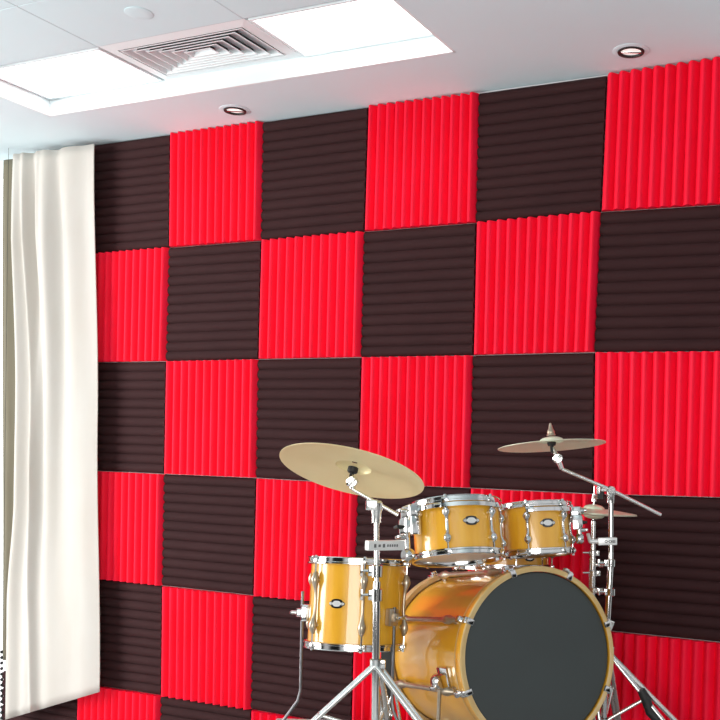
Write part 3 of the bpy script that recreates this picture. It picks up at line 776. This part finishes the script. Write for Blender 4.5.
# tom holder block on the right stand
a_, c_ = at(590, 541.5, DR - 0.016), at(617, 541, DR - 0.016)
Mb = basis(a_, c_, -FWD); L_ = seglen(a_, c_)
b = MB(); b.box((L_ * 0.14, 0, 0), (L_ * 0.70, 0.026, 0.024), Mb, bev=0.003); b.tube([a_, a_.lerp(c_, 0.4)], 0.007, seg=10)
b.tube([at(588, 534, DR - 0.03), a_], 0.006, seg=10)
th_ = b.build('tom_holder', ALLOY, sR, off=baseR)
b = MB()
for k in range(2): b.lathe([(0.0028, 0), (0.0048, 0), (0.0048, 0.001), (0.0028, 0.001)], Mb @ Matrix.Translation((L_ * (0.08 + 0.15 * k), 0.0128, 0)) @ Matrix.Rotation(-PI / 2, 4, 'X'), closed=True, seg=16)
for k in range(3): b.box((L_ * (0.30 + 0.05 * k), 0.0132, 0), (0.003, 0.001, 0.010), Mb)
b.box((L_ * 0.155, 0.0133, 0), (L_ * 0.08, 0.0006, 0.0015), Mb); b.build('engraving', MARK, th_, off=baseR)

# hi-hat: stand, two cymbals
DH = K + 0.40
hc = at(594, 511, DH)
Hb = Vector((hc.x, hc.y, RISER_Z))
sH = empty('hi_hat_stand', Hb, 'slim chrome hi-hat stand post behind the bass drum and boom stand', 'cymbal stand')
b = MB(); b.tube([at(594.5, 486, DH), at(593.5, 520, DH)], 0.0035, seg=10); b.build('pull_rod', CHROME, sH, off=Hb)
pt = at(593.5, 521, DH)
b = MB(); b.tube([pt, at(593, 560, DH)], 0.0095, seg=14); b.tube([at(593, 558, DH), Vector((hc.x, hc.y, RISER_Z + 0.02))], 0.0125, seg=14); b.build('pole', SATIN, sH, off=Hb)
for y, w in ((541, 0.015), (553, 0.014), (573, 0.016), (590, 0.016)):
    p = at(593.2, y, DH); b = collar_mesh(p, Z, w, 0.022, RGT, False)
    if y in (553, 573): b.tube([p, p - RGT * 0.036], 0.0035, seg=8)
    b.build('collar', SATIN, sH, off=Hb)
for y in (565, 592):
    b = MB(); b.tube([at(596, y, DH), at(608, y + (-1), DR + 0.02)], 0.006, seg=10); b.tube([at(599, y - 1, DH - 0.02), at(603, y - 1, DH - 0.02)], 0.012, seg=12); b.build('clamp_link', SATIN, sH, off=Hb)
for k in range(3):
    a = rad(200 + 120 * k); v = Vector((math.cos(a), math.sin(a), 0))
    b = MB(); b.tube([Hb + Z * 0.16, Hb + v * 0.066 + Z * 0.008], 0.006, seg=10); b.build('leg', SATIN, sH, off=Hb)
b = MB(); b.tube([at(594.3, 494, DH), at(594, 501.5, DH)], [0.008, 0.010], seg=14); b.box((0.006, 0, 0), (0.026, 0.010, 0.012), Matrix.Translation(at(595.5, 497, DH - 0.01)), bev=0.003); b.build('clutch', CHROME, sH, off=Hb)
AH = tilt_axis(0.5, 2.5)
RHH = 0.146
cymbal('hi_hat_cymbal', frame(at(594, 508.5, DH), AH), RHH, 0.036, 0.014, 0.011, 'upper pale bronze hi-hat cymbal, bell up, next to the boom stand', group='hi-hat cymbals', material=CYMP)
cymbal('hi_hat_cymbal', frame(at(594, 515.2, DH), AH), RHH, 0.036, 0.013, 0.008, 'lower pale bronze hi-hat cymbal, bell down, under the upper one', group='hi-hat cymbals', flip=True, material=CYMP)

# bass drum pedal seen behind the left stand's legs
pp = at(387, 700, K + 0.13); Pb = Vector((pp.x, pp.y, RISER_Z))
ped = empty('drum_pedal', Pb, 'dark pedal with small chain between the cymbal stand legs and bass drum', 'pedal')
def P(x, y, d=K + 0.13): return at(x, y, d)
b = MB(); Mb = basis(P(386.5, 646), drop_to(P(386.5, 646), P(386.5, 720), RISER_Z + 0.002), RGT); b.box((0, 0, 0), (seglen(P(386.5, 646), drop_to(P(386.5, 646), P(386.5, 720), RISER_Z + 0.002)), 0.034, 0.012), Mb, bev=0.003)
b.build('footboard', BHEAD, ped, off=Pb)
b = MB()
for k in range(11):
    c = P(383.5 + k * 0.75, 684 + k * 3.1, K + 0.09)
    b.lathe([(0.0035, -0.0015), (0.0062, -0.0015), (0.0062, 0.0015), (0.0035, 0.0015)], frame(c, RGT + (FWD if k % 2 else -FWD), Z), closed=True, seg=12)
b.build('chain', SATIN, ped, off=Pb)
b = MB(); b.tube([P(393, 694, K + 0.07), P(380, 725, K + 0.07)], 0.0045); b.tube([P(393, 680, K + 0.07), P(401, 725, K + 0.07)], 0.0045); b.build('pedal_rod', SATIN, ped, off=Pb)

# ------------------------------------------------------------------ light
W_ = bpy.data.worlds.new('world'); sc.world = W_; W_.use_nodes = True
nt = W_.node_tree; bg = nt.nodes['Background']
tc = nt.nodes.new('ShaderNodeTexCoord'); sp = nt.nodes.new('ShaderNodeSeparateXYZ'); nt.links.new(tc.outputs['Generated'], sp.inputs[0])
rp = nt.nodes.new('ShaderNodeValToRGB'); nt.links.new(sp.outputs[2], rp.inputs[0])
mr = nt.nodes.new('ShaderNodeMapRange'); mr.inputs[1].default_value = -1; mr.inputs[2].default_value = 1; nt.links.new(sp.outputs[2], mr.inputs[0]); nt.links.new(mr.outputs[0], rp.inputs[0])
e = rp.color_ramp.elements
e[0].position = 0.0; e[0].color = (0.5, 0.5, 0.5, 1); e[1].position = 1.0; e[1].color = (1, 1, 1, 1)
k = e.new(0.45); k.color = (0.62, 0.61, 0.6, 1); k = e.new(0.6); k.color = (0.95, 0.97, 1.0, 1)
nz = nt.nodes.new('ShaderNodeTexNoise'); nz.inputs['Scale'].default_value = 2.2; nz.inputs['Detail'].default_value = 1.0
nt.links.new(tc.outputs['Generated'], nz.inputs['Vector'])
r2 = nt.nodes.new('ShaderNodeValToRGB'); r2.color_ramp.elements[0].position = 0.44; r2.color_ramp.elements[0].color = (0.04, 0.04, 0.04, 1)
r2.color_ramp.elements[1].position = 0.54; r2.color_ramp.elements[1].color = (2.0, 2.0, 2.0, 1); nt.links.new(nz.outputs['Fac'], r2.inputs[0])
mu = nt.nodes.new('ShaderNodeMix'); mu.data_type = 'RGBA'; mu.blend_type = 'MULTIPLY'; mu.inputs[0].default_value = 1.0
nt.links.new(rp.outputs[0], mu.inputs[6]); nt.links.new(r2.outputs[0], mu.inputs[7]); nt.links.new(mu.outputs[2], bg.inputs[0]); bg.inputs[1].default_value = 0.38
def area(name, loc, target, sx, sy, power, color=(1, 1, 1)):
    L = bpy.data.lights.new(name, 'AREA'); L.shape = 'RECTANGLE'; L.size = sx; L.size_y = sy; L.energy = power; L.color = color
    o = bpy.data.objects.new(name, L); col.objects.link(o); o.location = loc
    o.rotation_euler = (Vector(target) - Vector(loc)).to_track_quat('-Z', 'Y').to_euler(); return o
area('window_daylight', (-3.5, -2.7, 1.7), (0.2, -0.2, 1.6), 2.2, 2.4, 185, (1.0, 0.99, 0.97))
area('front_fill', (2.4, -5.1, 1.6), (1.0, -0.2, 1.1), 2.4, 1.6, 88, (1.0, 0.98, 0.95))  # added fill from the camera side to brighten the tiles, no real lamp
# bright daylight outside the window
SKYM = mat('daylight_sky', (0.9, 0.9, 0.9), 1.0, emis=(1, 1, 1), es=1.3)
b = MB(); b.box((-3.4, 1.6, 2.2), (3.4, 0.02, 6.0)); struct(b.build('exterior_sky', SKYM, smooth=False))
